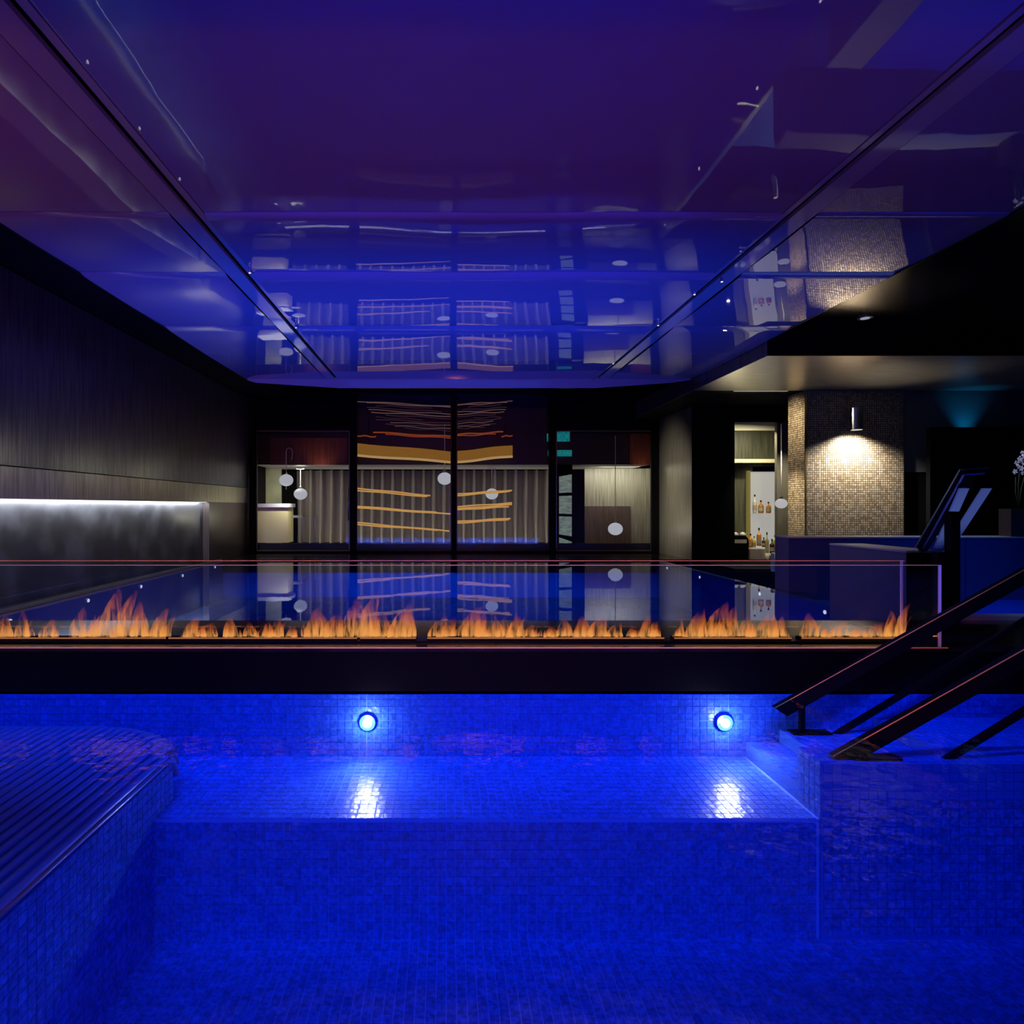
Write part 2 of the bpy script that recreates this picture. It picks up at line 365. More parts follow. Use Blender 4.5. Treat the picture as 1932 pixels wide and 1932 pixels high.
MB().box(GX1, GX1+.014, GB-.002, GB+.010, LZ, GT).build('glass_corner', CE, fp)
MB().box(GX0, 3.34, 4.16, 4.29, LZ, LZ+.012).build('burner_tray', M['black'], fp)
BR = mat('glowing_burner_rim', (.2, .08, .03), .4, emit=(1, .45, .15), es=.25)
# flame material: additive gas flame, brighter at the base, streaked
def flame_mat(seed):
    m = bpy.data.materials.new('gas_flame'); m.use_nodes = True; nt = m.node_tree; nt.nodes.clear()
    out = N(m, 'ShaderNodeOutputMaterial'); mx = N(m, 'ShaderNodeMixShader'); t = N(m, 'ShaderNodeBsdfTransparent'); e = N(m, 'ShaderNodeEmission')
    tc = N(m, 'ShaderNodeTexCoord'); sep = N(m, 'ShaderNodeSeparateXYZ'); L(m, tc.outputs['Generated'], sep.inputs[0])
    c = ramp(m, sep.outputs[2], [(0, (1, .42, .10)), (.25, (1, .36, .07)), (.6, (.95, .20, .03)), (1, (.8, .08, .03))])
    L(m, c.outputs[0], e.inputs[0]); e.inputs[1].default_value = 1.0
    g = ramp(m, sep.outputs[2], [(0, (.35,)*3), (.08, (.60,)*3), (.35, (.36,)*3), (.7, (.14,)*3), (1, (0,)*3)])
    mp = N(m, 'ShaderNodeMapping'); mp.inputs['Scale'].default_value = (1, 1, .16); mp.inputs['Location'].default_value = (seed, 0, seed)
    n = N(m, 'ShaderNodeTexNoise'); n.inputs['Scale'].default_value = 34; n.inputs['Detail'].default_value = 3; n.inputs['Distortion'].default_value = .6
    oi = N(m, 'ShaderNodeObjectInfo')
    L(m, tc.outputs['Object'], mp.inputs[0]); L(m, mp.outputs[0], n.inputs['Vector'])
    r = ramp(m, n.outputs[0], [(.42, (.02,)*3), (.60, (1,)*3)])
    # thin towards both sides of the tongue
    sx = N(m, 'ShaderNodeMath'); sx.operation = 'SUBTRACT'; L(m, sep.outputs[0], sx.inputs[0]); sx.inputs[1].default_value = .5
    mul = N(m, 'ShaderNodeMath'); mul.operation = 'MULTIPLY'; L(m, g.outputs[0], mul.inputs[0]); L(m, r.outputs[0], mul.inputs[1])
    L(m, mul.outputs[0], mx.inputs[0]); L(m, t.outputs[0], mx.inputs[1]); L(m, e.outputs[0], mx.inputs[2]); L(m, mx.outputs[0], out.inputs[0]); return m
FM = [flame_mat(s) for s in (0, 3.3, 7.1)]
segs = [(-420, 318), (322, 676), (680, 786), (806, 1250), (1268, 1488), (1506, 1712)]
peaks = [(-60, 1165, 40), (5, 1172, 40), (45, 1163, 34), (95, 1178, 40), (150, 1158, 44), (205, 1122, 50), (228, 1128, 40), (262, 1148, 44), (300, 1158, 36), (312, 1172, 22),
 (362, 1172, 34), (392, 1184, 34), (436, 1174, 34), (470, 1184, 30), (500, 1185, 30), (524, 1174, 30), (550, 1190, 24), (598, 1160, 60), (625, 1168, 40), (668, 1142, 60), (690, 1128, 44), (702, 1164, 40), (722, 1168, 44), (756, 1148, 50), (774, 1160, 28),
 (826, 1174, 40), (846, 1178, 36), (886, 1158, 50), (908, 1168, 40), (934, 1170, 36), (950, 1174, 30), (975, 1168, 40), (1000, 1188, 34), (1040, 1190, 30), (1066, 1178, 38), (1100, 1172, 42), (1128, 1173, 44), (1160, 1184, 36), (1192, 1194, 26), (1220, 1172, 34), (1240, 1194, 20),
 (1284, 1190, 24), (1312, 1160, 50), (1352, 1150, 56), (1376, 1156, 44), (1410, 1174, 40), (1446, 1164, 56), (1472, 1174, 30), (1528, 1168, 44), (1560, 1190, 30), (1590, 1182, 40), (1622, 1194, 30), (1650, 1184, 40), (1680, 1163, 34), (1694, 1150, 26)]
FY = 4.225
for a, b in segs:
    bx = MB().box(WX(a, FY), WX(b, FY), 4.19, 4.26, LZ+.012, LZ+.03).build('burner', M['matte'], fp)
    MB().box(WX(a, FY)+.002, WX(b, FY)-.002, 4.184, 4.19, LZ+.022, LZ+.032).build('burner_rim', BR, bx)
    ps = [p for p in peaks if a-10 <= p[0] <= b+10]
    ex = []
    for p in ps:
        hh = 1210-p[1]
        for q in range(4):
            dx = random.uniform(-.6, .6)*p[2]; ex.append((p[0]+dx, 1210-hh*random.uniform(.55, 1.0)*(1-abs(dx)/p[2]*.55), random.uniform(7, 15)))
        ex.append((p[0]+random.uniform(-20, 20), 1210-random.uniform(8, 20), random.uniform(10, 20)))
    for (px, py, pw) in ps+ex:
        if not a+4 < px < b-4: continue
        h = max(.05, (1210-py)*FY/F)*1.12; wd = pw*FY/F*.47; cx = WX(px, FY); lean = random.uniform(-.02, .07)*(h/.15); ph = random.random()*6
        y0 = 4.225+random.uniform(-.02, .02); pts = []; rr = []
        for i in range(9):
            u = i/8; pts.append((cx+lean*u*u+.10*wd*math.sin(ph+5*u)*u, y0+.005*math.sin(ph*2+4*u), LZ+.028+h*u))
            rr.append(max(.0015, wd*(1-u)**.75*(.78+.35*math.sin(2.4*u+.3))))
        f = MB().tube(pts, rr, 10, ry=.35).build('flame', random.choice(FM), bx, smooth=True)
for a, b in segs:
    xa, xb = WX(a, FY), WX(b, FY)
    lamp('burner_glow', 'AREA', ((xa+xb)/2, 4.225, LZ+.034), 2.2*(xb-xa), (1, .32, .08), ((xa+xb)/2, 4.225, 3), xb-xa, .03)
# ---------------------------------------------------------------- ceiling
seams = [-1.0, 5.15, 6.47, 8.4, CEND]
SL = {0: (0, 0), 1: (-1.8, 3.8), 2: (-2.0, 4.2), 3: (-2.6, 3.4)}
def cz(x, y, amp=1.0):
    for k, (a, b) in enumerate(zip(seams, seams[1:])):
        if a <= y <= b+1e-6:
            s0, s1 = [math.tan(math.radians(q)) for q in SL[k]]; u = y-a; Ln = b-a
            rise = s0*u+(s1-s0)*u*u/(2*Ln); tot = s0*Ln+(s1-s0)*Ln/2
            return CEIL+amp*(rise-tot)+.004*math.sin(x*2.1+y*.7)*amp*min(1, 4*u/Ln)
    return CEIL
cl = empty('ceiling', (0, 6, CEIL)); struct(cl)
def panel(x0, x1, amp):
    m = MB()
    for a, b in zip(seams, seams[1:]):
        MB().grid(lambda u, v: (x0+(x1-x0)*u, a+.003+(b-a-.006)*v, cz(x0+(x1-x0)*u, a+(b-a)*v, amp)), 10, 26).build('ceiling_panel', M['ceil'], cl, smooth=True)
panel(-4.07, -2.46, .5); panel(-2.14, 2.98, 1.0); panel(3.30, 5.0, .5)
for x0, x1 in ((-2.45, -2.27), (-2.21, -2.15), (2.99, 3.04), (3.10, 3.29)):
    MB().box(x0, x1, -1, CEND, CEIL-.006, CEIL+.03).build('border_strip', M['ceilflat'], cl)
for x0, x1 in ((-2.27, -2.21), (3.04, 3.10)):
    MB().box(x0, x1, -1, CEND, CEIL+.05, CEIL+.08).build('light_track', M['matte'], cl)
MB().box(-4.08, -4.07, -1, CEND, CEIL-.02, CEIL+.6).box(5.0, 5.012, -1, CEND, CEIL-.02, CEIL+.2).build('edge_profile', M['black'], cl)
MB().box(-2.2, 3.05, CEND, CEND+.03, WZ(732, CEND), CEIL+.04).build('end_fascia', M['ceilflat'], cl)
zc = WZ(732, CEND)
MB().prism([(-4.08, CEIL+.04), (-4.08, CEIL-.02), (-3.9, WZ(722, CEND)), (-2.2, zc), (-2.2, CEIL+.04)], 1, CEND, CEND+.03).prism([(5.0, CEIL+.04), (5.0, CEIL-.02), (4.6, WZ(722, CEND)), (3.05, zc), (3.05, CEIL+.04)], 1, CEND, CEND+.03).build('end_fascia', M['ceilflat'], cl)
# tiny track spotlights
TS = emis('track_lamp_lens', (.85, .9, 1), 2.2)
for x, y, q in ((2.98, 7.0, 'right track, second nearest of four'), (2.98, 8.2, 'right track, second farthest of four'), (3.12, 6.6, 'right track, nearest of four'), (2.98, 10.4, 'right track, farthest of four'), (-2.14, 6.35, 'left track, nearer of two'), (-2.14, 8.3, 'left track, farther of two')):
    e = empty('track_spotlight', (x, y, CEIL-.06), 'tiny silver ceiling spotlight, '+q, 'spotlight', 'tiny track spotlights')
    MB().lathe([(.012, .055), (.016, .04), (.018, .01), (.014, 0)], (x, y, CEIL-.06), 12).build('lamp_can', M['steel'], e)
    MB().lathe([(.012, -.002), (.012, .0)], (x, y, CEIL-.06), 12).build('lens', TS, e)
up = empty('upper_ceiling', (0, 14, 4.5)); struct(up)
MB().box(-5.6, -4.08, -1, 16.2, 4.25, 4.3).box(-5.6, 6.2, CEND+.03, 16.2, 4.55, 4.6).build('upper_slab', M['matte'], up)
MB().box(5.012, 15, -1, 12.0, 4.06, 4.12).build('lacquer_slab', mat('black_gloss_ceiling', (.002, .002, .003), .16, ior=1.6), up)
MB().box(-5.7, 15.2, -3.1, 16.3, 4.9, 5.0).box(-5.7, 5.0, -3, -1, 4.1, 4.2).build('roof_slab', M['matte'], up)
# ---------------------------------------------------------------- left wall
wl_ = empty('wall_left', (-5.41, 8, 0)); struct(wl_)
WLX = -5.41
ZL = CZ+.0915*5.41; ZE = CZ+.093
ztop = CZ+.54*5.41
ys = [-1, 2.2, 5.4, 8.6, 11.8, 15.95]
for a, b in zip(ys, ys[1:]):
    MB().box(WLX-.08, WLX, a+.0015, b-.0015, ZL+.01, ztop).build('wall_panel', M['brushed'], wl_)
    MB().box(WLX-.08, WLX-.008, a+.0015, b-.0015, ZE, ZL-.004).build('wall_panel', M['khaki'], wl_)
MB().box(WLX-.22, WLX-.16, -1, 16, .0, ZE+.1).build('niche_back', M['marble'], wl_)
MB().box(WLX-.35, WLX-.05, -1, 16, ZE, ZE+.02).build('niche_top', M['matte'], wl_)
MB().box(WLX-.26, WLX-.02, 13.35, 16, 0, ZE-.003).build('niche_end', vary(mat('brown_panel', (.02, .015, .013), .4), 5, (8, 8, .3), (.03, .022, .02), (.05, .038, .033)), wl_)
MB().box(WLX-.35, WLX+.02, -1, 14, -.5, .03).build('wall_plinth', M['matte'], wl_)
MB().box(WLX+.02, WLX+.035, 3, 14, .0, .045).build('brass_strip', M['gold'], wl_)
MB().box(WLX-.1, WLX-.02, -1, 16, ztop, 4.3).build('wall_upper', M['matte'], wl_)
MB().box(WLX-.5, WLX-.35, -3, 21, -1.2, 5).build('wall_core', M['matte'], wl_)
o = MB().tube([(WLX-.06, -1, ZE+.005), (WLX-.06, 13.3, ZE+.005)], .012, 8).build('strip_light', emis('white_led', (.9, .92, 1), .9)); tag(o, 'long white light strip hidden above the black niche of the left wall', 'light strip'); setbase(o)
lamp('strip_light_glow', 'AREA', (WLX-.05, 6.2, ZE-.01), 300, (.85, .9, 1), (WLX-.19, 6.2, 0), .03, 14.2)
bpy.data.objects['strip_light_glow'].rotation_euler = (0, math.radians(40), 0)
# ---------------------------------------------------------------- back wall with the glazed front
GY = 16.0
wb = empty('wall_back', (0, GY, 0)); struct(wb)
def bx(x0, x1, y0, y1, Y, Y2): return MB().box(WX(x0, Y), WX(x1, Y), Y, Y2, WZ(y1, Y), WZ(y0, Y))
m = MB(); m.box(WX(470, GY), 6.0, GY-.05, GY+.12, 0, WZ(1040, GY)); m.build('sill', M['matte'], wb)
MB().box(WLX, 5.83, 14.0, GY, -.3, .02).build('deck', M['stone'], wb)
bx(470, 663, 700, 812, GY, GY+.1).build('header', M['matte'], wb)
bx(1048, 1243, 700, 812, GY, GY+.1).build('header', M['matte'], wb)
bx(470, 1243, 640, 742, GY, GY+.1).build('header', M['matte'], wb)
mull = [(470, 483), (660, 672), (852, 861), (1037, 1049), (1230, 1244)]
for i, (a, b) in enumerate(mull):
    bx(a, b, 700, 1041, GY-.04, GY+.1).build('mullion', M['matte'], wb)
bays = [(483, 660, 812), (672, 852, 742), (861, 1037, 742), (1049, 1230, 812)]
for i, (a, b, ytop) in enumerate(bays):
    wn = empty('window_%d' % (i+1), (WX((a+b)/2, GY), GY, WZ(1040, GY))); struct(wn)
    bx(a, b, ytop, 1040, GY+.03, GY+.04).build('pane', M['glass'], wn)
    fr = MB(); Y = GY+.01
    for q in ((a, a+2, ytop, 1040), (b-2, b, ytop, 1040), (a, b, 1038, 1040), (a, b, ytop, ytop+2)):
        fr.box(WX(q[0], Y), WX(q[1], Y), Y, Y+.05, WZ(q[3], Y), WZ(q[2], Y))
    fr.build('window_frame', M['dimsteel'] if i in (0, 3) else M['black'], wn)
# interior of the lounge behind the glass
lg = empty('wall_lounge', (0, 19, 0)); struct(lg)
IY = 16.8; BY = 19.0; ICZ = CZ+1.2
wood = vary(mat('red_brown_wood', (.05, .02, .01), .45), 5, (6, 6, .25), (.045, .012, .006), (.12, .035, .014))
woodgrey = vary(mat('grey_oak_panel', (.2, .18, .12), .5), 5, (8, 8, .2), (.17, .155, .10), (.32, .29, .2))
MB().box(-5.6, 5.9, IY, IY+.1, ICZ, 4.6).build('fascia', mat('dark_fascia', (.012, .005, .004), .5), lg)
bx(510, 656, 826, 877, IY-.03, IY).build('fascia_panel', wood, lg)
bx(1188, 1230, 818, 877, IY-.03, IY).build('fascia_panel', wood, lg)
MB().box(-5.6, 5.9, IY+.1, BY, ICZ, ICZ+.1).build('low_ceiling', mat('pale_plaster', (.55, .54, .47), .6), lg)
MB().box(-5.9, 9, BY+.4, BY+.5, 0, 4.6).build('rear_panel', M['matte'], lg)
MB().box(-5.9, 5.9, GY+.12, BY+.4, -.02, .0).build('lounge_floor', M['matte'], lg)
MB().box(-5.4, 5.9, GY+.2, GY+.26, 0, WZ(1025, GY+.2)).build('plinth', mat('blue_black_plinth', (.004, .004, .012), .4), lg)
bx(1103, 1232, 884, 1042, 18.5, 18.6).build('oak_panel', woodgrey, lg)
bx(1103, 1190, 955, 1042, 18.44, 18.5).build('brown_panel', vary(mat('brown_veneer', (.06, .04, .03), .4), 5, (8, 8, .3), (.07, .045, .034), (.12, .08, .06)), lg)
bx(484, 530, 860, 1030, 18.6, 18.7).build('side_panel', vary(mat('green_grey_panel', (.3, .32, .22), .5), 2, (1, 1, 1), (.26, .30, .2), (.42, .40, .24)), lg)
lamp('lounge_ceiling_light', 'AREA', (0, 18.1, ICZ-.02), 40, (1, .93, .78), (0, 18.1, 0), 10, .3)
lamp('lounge_left_light', 'AREA', (-4.6, 17.2, 2.4), 36, (1, .95, .75), (-4.6, 17.8, .4), .8, .3)
lamp('added_counter_light', 'SPOT', (-4.2, 16.16, 1.9), 90, (1, .95, .78), (-4.95, 16.5, .7), spot=85, blend=1)  # added lamp with no fixture, brightens the cream counter
lamp('added_fascia_light', 'SPOT', (-3.6, 15.9+.5, 2.1), 26, (1, .55, .35), (-3.6, 16.8, 3.0), spot=100, blend=1)  # added spots that bring out the wood fascia panels
lamp('added_fascia_light', 'SPOT', (5.6, 16.4, 2.1), 16, (1, .55, .35), (5.6, 16.8, 3.0), spot=80, blend=1)
lamp('lounge_floor_light', 'AREA', (-.3, 18.2, .05), 45, (1, .90, .74), (-.3, 19.2, 1.0), 8, .1)
lamp('oak_wall_light', 'AREA', (5.4, 17.6, 2.4), 26, (1, .95, .75), (5.4, 18.5, 1.6), 1.5, .2)
# curtain
def curtain():
    m = MB(); pts = []; x = WX(556, BY); x1 = WX(1046, BY); p = .335; k = 0
    prof = []
    while x < x1:
        q = p*random.uniform(.94, 1.06)
        for du, dy in ((0, .34), (.14, .33), (.33, .28), (.385, .03), (.40, .0), (.60, .0), (.615, .03), (.67, .28), (.86, .33)):
            prof.append((x+q*du, BY+dy))
        x += q
    n = len(prof)-1; zs = [WZ(1023, BY)-.02, .35, .7, 1.1, 1.6, 2.1, ICZ-.02]
    for j, z in enumerate(zs):
        fl = 1+.25*max(0, (.9-z))
        for i, (a, b) in enumerate(prof):
            m.v.append((a+.02*math.sin(z*2+i*.7), BY+.34-(BY+.34-b)*fl, z))
    for j in range(len(zs)-1):
        for i in range(n):
            q = j*(n+1)+i; m.f.append((q, q+1, q+n+2, q+n+1))
    return m
cu = curtain().build('pleated_curtain', mat('grey_brown_velvet', (.17, .145, .12), .7), smooth=True)
tag(cu, 'floor-length grey-brown pleated curtain behind the middle window bays', 'curtain'); setbase(cu)
# firelight reflections in the glass built as glowing amber tubes, and suspended rods
NE = emis('amber_reflection_glow', (1, .50, .12), .55); PK = emis('dim_copper_rod', (.9, .42, .34), .12); RD = emis('red_orange_rod', (1, .16, .03), .22); PD = emis('faint_plum_rod', (.55, .22, .32), .06)
YN = 16.35
def wavy(x0, y0, x1, y1, Y, r, amp=.8, n=10, seed=0):
    return MB().tube([W(x0+(x1-x0)*i/n, y0+(y1-y0)*i/n+amp*math.sin(seed+i*.9), Y) for i in range(n+1)], r, 6)
nn = 0
for ln, (rows, side) in enumerate((([((672, 921, 812, 935), (672, 925, 806, 937)), ((672, 955, 824, 967), (674, 958, 850, 970)), ((672, 986, 848, 1002), (674, 990, 826, 1000))], 'left'),
                   ([((861, 932, 966, 925), (863, 935, 962, 927)), ((861, 956, 966, 949), (861, 960, 966, 952), (861, 962, 960, 956)), ((861, 984, 963, 978), (861, 987, 960, 980))], 'right'))):
    for ri, row in enumerate(rows):
        ys_ = sum(r[1] for r in row)/len(row)
        e = empty('amber_reflection_line', W((row[0][0]+row[0][2])/2, row[0][3]+8, YN), '%s amber firelight reflection of three, built as tubes behind the glass %s of the centre mullion' % (('top', 'middle', 'lowest')[ri], side), 'light')
        for q in row: wavy(*q, YN, .020, .5, seed=nn).build('reflection_tube', NE, e, smooth=True); nn += 1
band = mat('amber_backlit_panel', (.004, .003, .002), .8, spec=.1, emit=(1, .42, .07), es=.21)
bl = emis('amber_light_edge', (1, .60, .22), .42)
for (x0, yt0, yb0, x1, yt1, yb1, lab) in ((672, 836, 859, 852, 852, 872, 'sloping amber backlit band behind the glass left of the centre mullion'), (861, 851, 872, 967, 840, 861, 'sloping amber backlit band behind the glass right of the centre mullion')):
    e = empty('backlit_band', W((x0+x1)/2, 872, YN+.1), lab, 'light')
    def bd(u, v): return W(x0+(x1-x0)*u, (yt0+(yt1-yt0)*u)*(1-v)+(yb0+(yb1-yb0)*u)*v+.8*math.sin(u*7), YN+.1)
    o = MB().grid(bd, 12, 2).build('diffuser', band, e); sm = o.modifiers.new('thick', 'SOLIDIFY'); sm.thickness = .02
    MB().tube([bd(i/12, 1)+Vector((0, -.02, 0)) for i in range(13)], .034, 6).build('bright_edge', bl, e, smooth=True)
for (x0, x1, sgn, lab) in ((674, 851, 1, 'hanging cluster of faint copper and red rods left of the centre mullion'), (862, 967, -1, 'hanging cluster of faint copper and red rods right of the centre mullion')):
    e = empty('rod_cluster', W((x0+x1)/2, 840, YN), lab, 'light')
    R = random.Random(3); sl = .055*sgn; base = lambda x: sl*(x-(x0 if sgn > 0 else x1))
    for (yy, mt, r, f0, f1) in ((757, PK, .013, 0, 1), (759, PK, .012, .1, 1), (763, PD, .01, .2, .8), (768, PD, .01, .1, .9), (772, PK, .011, .12, 1), (776, PK, .013, .15, 1), (780, PD, .012, .3, 1), (785, PD, .009, .2, .7), (789, PD, .012, .2, 1), (793, PK, .01, .35, 1), (797, PD, .011, .3, 1), (800, PK, .009, .4, 1), (803, PD, .01, .5, 1), (814, RD, .020, .17, 1), (817, RD, .014, .3, 1), (822, RD, .018, 0, .2)):
        a, b = (x0+(x1-x0)*f0, x0+(x1-x0)*f1) if sgn > 0 else (x1-(x1-x0)*f1, x1-(x1-x0)*f0)
        wavy(a, yy+base(a), b, yy+base(b), YN, r, .9, seed=R.random()*6).build('rod', mt, e, smooth=True)
    for q in (0.12, .88): MB().tube([W(x0+(x1-x0)*q, 742, YN), W(x0+(x1-x0)*q, 825, YN)], .004, 5).build('hanger', M['matte'], e)
# teal screens
TL = vary(mat('teal_screen', (0, 0, 0), .5), 9, (1, 1, .2), (0, .2, .25), (0, .2, .25)); tb = TL.node_tree.nodes['Principled BSDF']
tn = noise(TL, 14, (3, 1, .6), 3); tr = ramp(TL, tn.outputs[0], [(.3, (0, .07, .09)), (.65, (.02, .5, .42))]); L(TL, tr.outputs[0], tb.inputs['Emission Color']); tb.inputs['Emission Strength'].default_value = .42
for (x0, x1, y0, y1, lab) in ((1032, 1075, 812, 833, 'upper teal glowing display behind the glass, above the cabinet'), (1034, 1079, 849, 861, 'lower narrow teal glowing display above the lit cabinet')):
    e = empty('teal_display', W((x0+x1)/2, y1, 16.5), lab, 'screen')
    MB().prism([(WX(x0, 16.5), WZ(y1, 16.5)), (WX(x1, 16.5), WZ(y1, 16.5)), (WX(x1, 16.5), WZ(y0, 16.5)), (WX(x0, 16.5), WZ(y0+(6 if y0 < 820 else 0), 16.5))], 1, 16.5, 16.53).build('display_panel', TL, e)
    MB().box(WX(x0, 16.5)-.02, WX(x1, 16.5)+.02, 16.53, 16.56, WZ(y1, 16.5)-.02, WZ(y1, 16.5)).build('display_frame', M['matte'], e)
# display cabinet with lit glass panes
cb = empty('display_cabinet', W(1075, 1040, 17.2), 'tall black cabinet with four lit frosted panes beside the grey oak wall', 'cabinet')
lit = vary(mat('lit_frosted_pane', (.1, .1, .1), .4), 6, (1, 1, 1), (.1, .1, .1), (.1, .1, .1)); lb = lit.node_tree.nodes['Principled BSDF']
ln_ = noise(lit, 7, (1, 1, 3), 4); lr = ramp(lit, ln_.outputs[0], [(.35, (.16, .24, .17)), (.7, (.45, .52, .40))]); L(lit, lr.outputs[0], lb.inputs['Emission Color']); lb.inputs['Emission Strength'].default_value = .42
YC = 16.6
for (a0, a1, b0, b1) in ((899, 895, 930, 929), (936, 935, 969, 970), (974, 975, 1008, 1012), (1014, 1022, 1037, 1037)):
    MB().prism([(WX(1055, YC), WZ(b0, YC)), (WX(1079, YC), WZ(b1, YC)), (WX(1079, YC), WZ(a1, YC)), (WX(1055, YC), WZ(a0, YC))], 1, YC, YC+.02).build('lit_pane', lit, cb)
bx(1048, 1080, 876, 1040, YC+.02, YC+.06).build('cabinet_back', M['matte'], cb)
bx(1079, 1103, 889, 1040, YC-.02, YC+.5).build('side_panel', M['black'], cb)
for (a0, a1) in ((931, 930), (970, 971), (1009, 1013)):
    MB().barseg(W(1054, a0+2, YC-.02), W(1080, a1+2, YC-.02), .02, .03).build('shelf', M['black'], cb)
# cream reception counter and low table (bay 1)
rc = empty('cream_counter', W(513, 1023, 16.5), 'cream counter block with white top behind the left window', 'counter')
bx(484, 543, 957, 1024, 16.5, 17.1).build('body', vary(mat('cream_stone', (.8, .75, .5), .5), 1.2, (1, 1, 1), (.84, .76, .42), (.86, .74, .32)), rc)
bx(482, 545, 950, 957, 16.45, 17.15).build('counter_top', mat('white_top', (.92, .92, .95), .4), rc)
tb_ = empty('side_table', W(556, 1022, 17.0), 'small pale side table beside the cream counter', 'table')
bx(545, 566, 973, 977, 17.3, 17.6).build('table_top', mat('pale_top', (.85, .85, .83), .4), tb_)
for x in (548, 562): bx(x, x+1.2, 977, 1022, 17.4, 17.43).build('leg', M['steel'], tb_)
gb = empty('glass_bench', W(590, 1022, 17.2), 'long low glass bench in front of the curtain in the left bay', 'bench')
bx(569, 597, 973, 975, 17.8, 18.2).build('bench_top', M['glass'], gb)
for x in (570, 594): bx(x, x+1.5, 975, 1022, 17.85, 18.1).build('leg', M['steel'], gb)
# pull handles on the bay-1 door leaf
dh = empty('door_pull', W(657, 1020, 15.93), 'slim steel door pull left of the first mullion', 'handle')
MB().tube([W(657, 922, 15.88), W(657, 982, 15.88)], .014, 8).build('grip', M['steel'], dh, smooth=True)
for y in (924, 950, 979): MB().tube([W(657, y, 15.88), W(660, y, 15.97)], .010, 8).build('bracket', M['steel'], dh)
# globes
def globe(x, y, Y, rp, ycable, lab, canopy=True, curl=False, tail=False):
    c = W(x, y, Y); r = rp*Y/F; top = W(x, ycable, Y)
    e = empty('globe_pendant', top, lab, 'pendant lamp', None)
    prof = [(max(.004, r*1.08*math.sin(math.pi*i/14)), -r*.94*math.cos(math.pi*i/14)) for i in range(15)]
    MB().lathe(prof, c, 22).build('globe_shade', M['globe'], e, smooth=True)
    MB().tube([c+Vector((0, 0, r*.9)), top], .010, 6).build('cable', M['cable'], e)
    MB().lathe([(.03, 0), (.03, .05), (.012, .07)], c+Vector((0, 0, r*.9)), 12).build('socket_cap', M['steel'], e)
    if canopy: MB().lathe([(.10, -.03), (.12, -.015), (.12, 0)], top, 16).build('ceiling_rose', M['cable'], e)
    if tail: MB().tube([c-Vector((0, 0, r*.9)), c-Vector((0, 0, r*1.45))], .012, 6).build('finial', M['cable'], e)
    if curl:
        pts = []
        for i in range(15):
            a = math.pi*(1.0-1.25*i/14); pts.append(top+Vector((.09+.09*math.cos(a), -.02, -.02+.12*math.sin(a)-(.14 if i > 11 else 0)*(i-11)/3)))
        MB().tube(pts, .008, 6).build('cable_loop', M['cable'], e, smooth=True)
globe(540, 906, 16.5, 12, 852, 'leftmost glowing globe pendant, over the cream counter', False, True, True)
globe(567, 932, 17.3, 11.5, 884, 'glowing globe pendant just right of and below the leftmost one', True, False, True)
globe(839, 903, 16.5, 12.5, 800, 'glowing globe pendant on a long cable left of the centre mullion', False)
globe(928, 932, 17.3, 11, 883, 'glowing globe pendant between amber reflection lines right of the centre mullion')
globe(1161, 998, 16.6, 12.5, 822, 'low glowing globe pendant in front of the brown panel of the oak wall', False)
globe(1474, 950, 13.2, 9.8, 800, 'small glowing globe pendant beside the bar shelf, left of the beige pilaster', False, False)
# ---------------------------------------------------------------- right side shell
SX = 5.83
sr = empty('wall_bar', (6.3, 14.5, 0)); struct(sr)
MB().box(SX, SX+.06, 13.85, GY, .02, 4.1).build('steel_cladding', M['champagne'], sr)
MB().box(SX+.001, WX(1384, 13.85), 13.84, 13.95, 0, 4.5).build('black_pier', M['matte'], sr)
MB().box(SX+.06, 6.9, 13.95, 16.2, 0, 4.5).build('pier_core', M['matte'], sr)
fl = empty('floor', (8, 14, 0)); struct(fl)
MB().box(5.9, 14, 11.9, 14.3, -.05, .02).build('deck', M['matte'], fl)
MB().box(6.0, 14, 14.3, 20.0, -.05, .0).build('bar_floor', M['matte'], fl)
# soffit
SZ0 = CZ+2.35; SZ1 = CZ+2.76; SY = 9.12
sf = empty('trim_1', (8, 10, SZ0)); struct(sf)
MB().box(5.03, 14.5, SY, 11.86, SZ0, SZ0+.02).build('soffit_plate', M['soffit'], sf)
MB().box(5.015, 5.03, SY, 15.5, SZ0, SZ1).build('soffit_side', M['brushed'], sf)
MB().box(5.03, 14.5, SY-.01, SY+.02, SZ0+.003, SZ1).build('soffit_front', M['matte'], sf)
MB().box(5.03, 14.5, 11.86, 16.0, SZ0+.02, SZ0+.06).build('soffit_rear', M['matte'], sf)
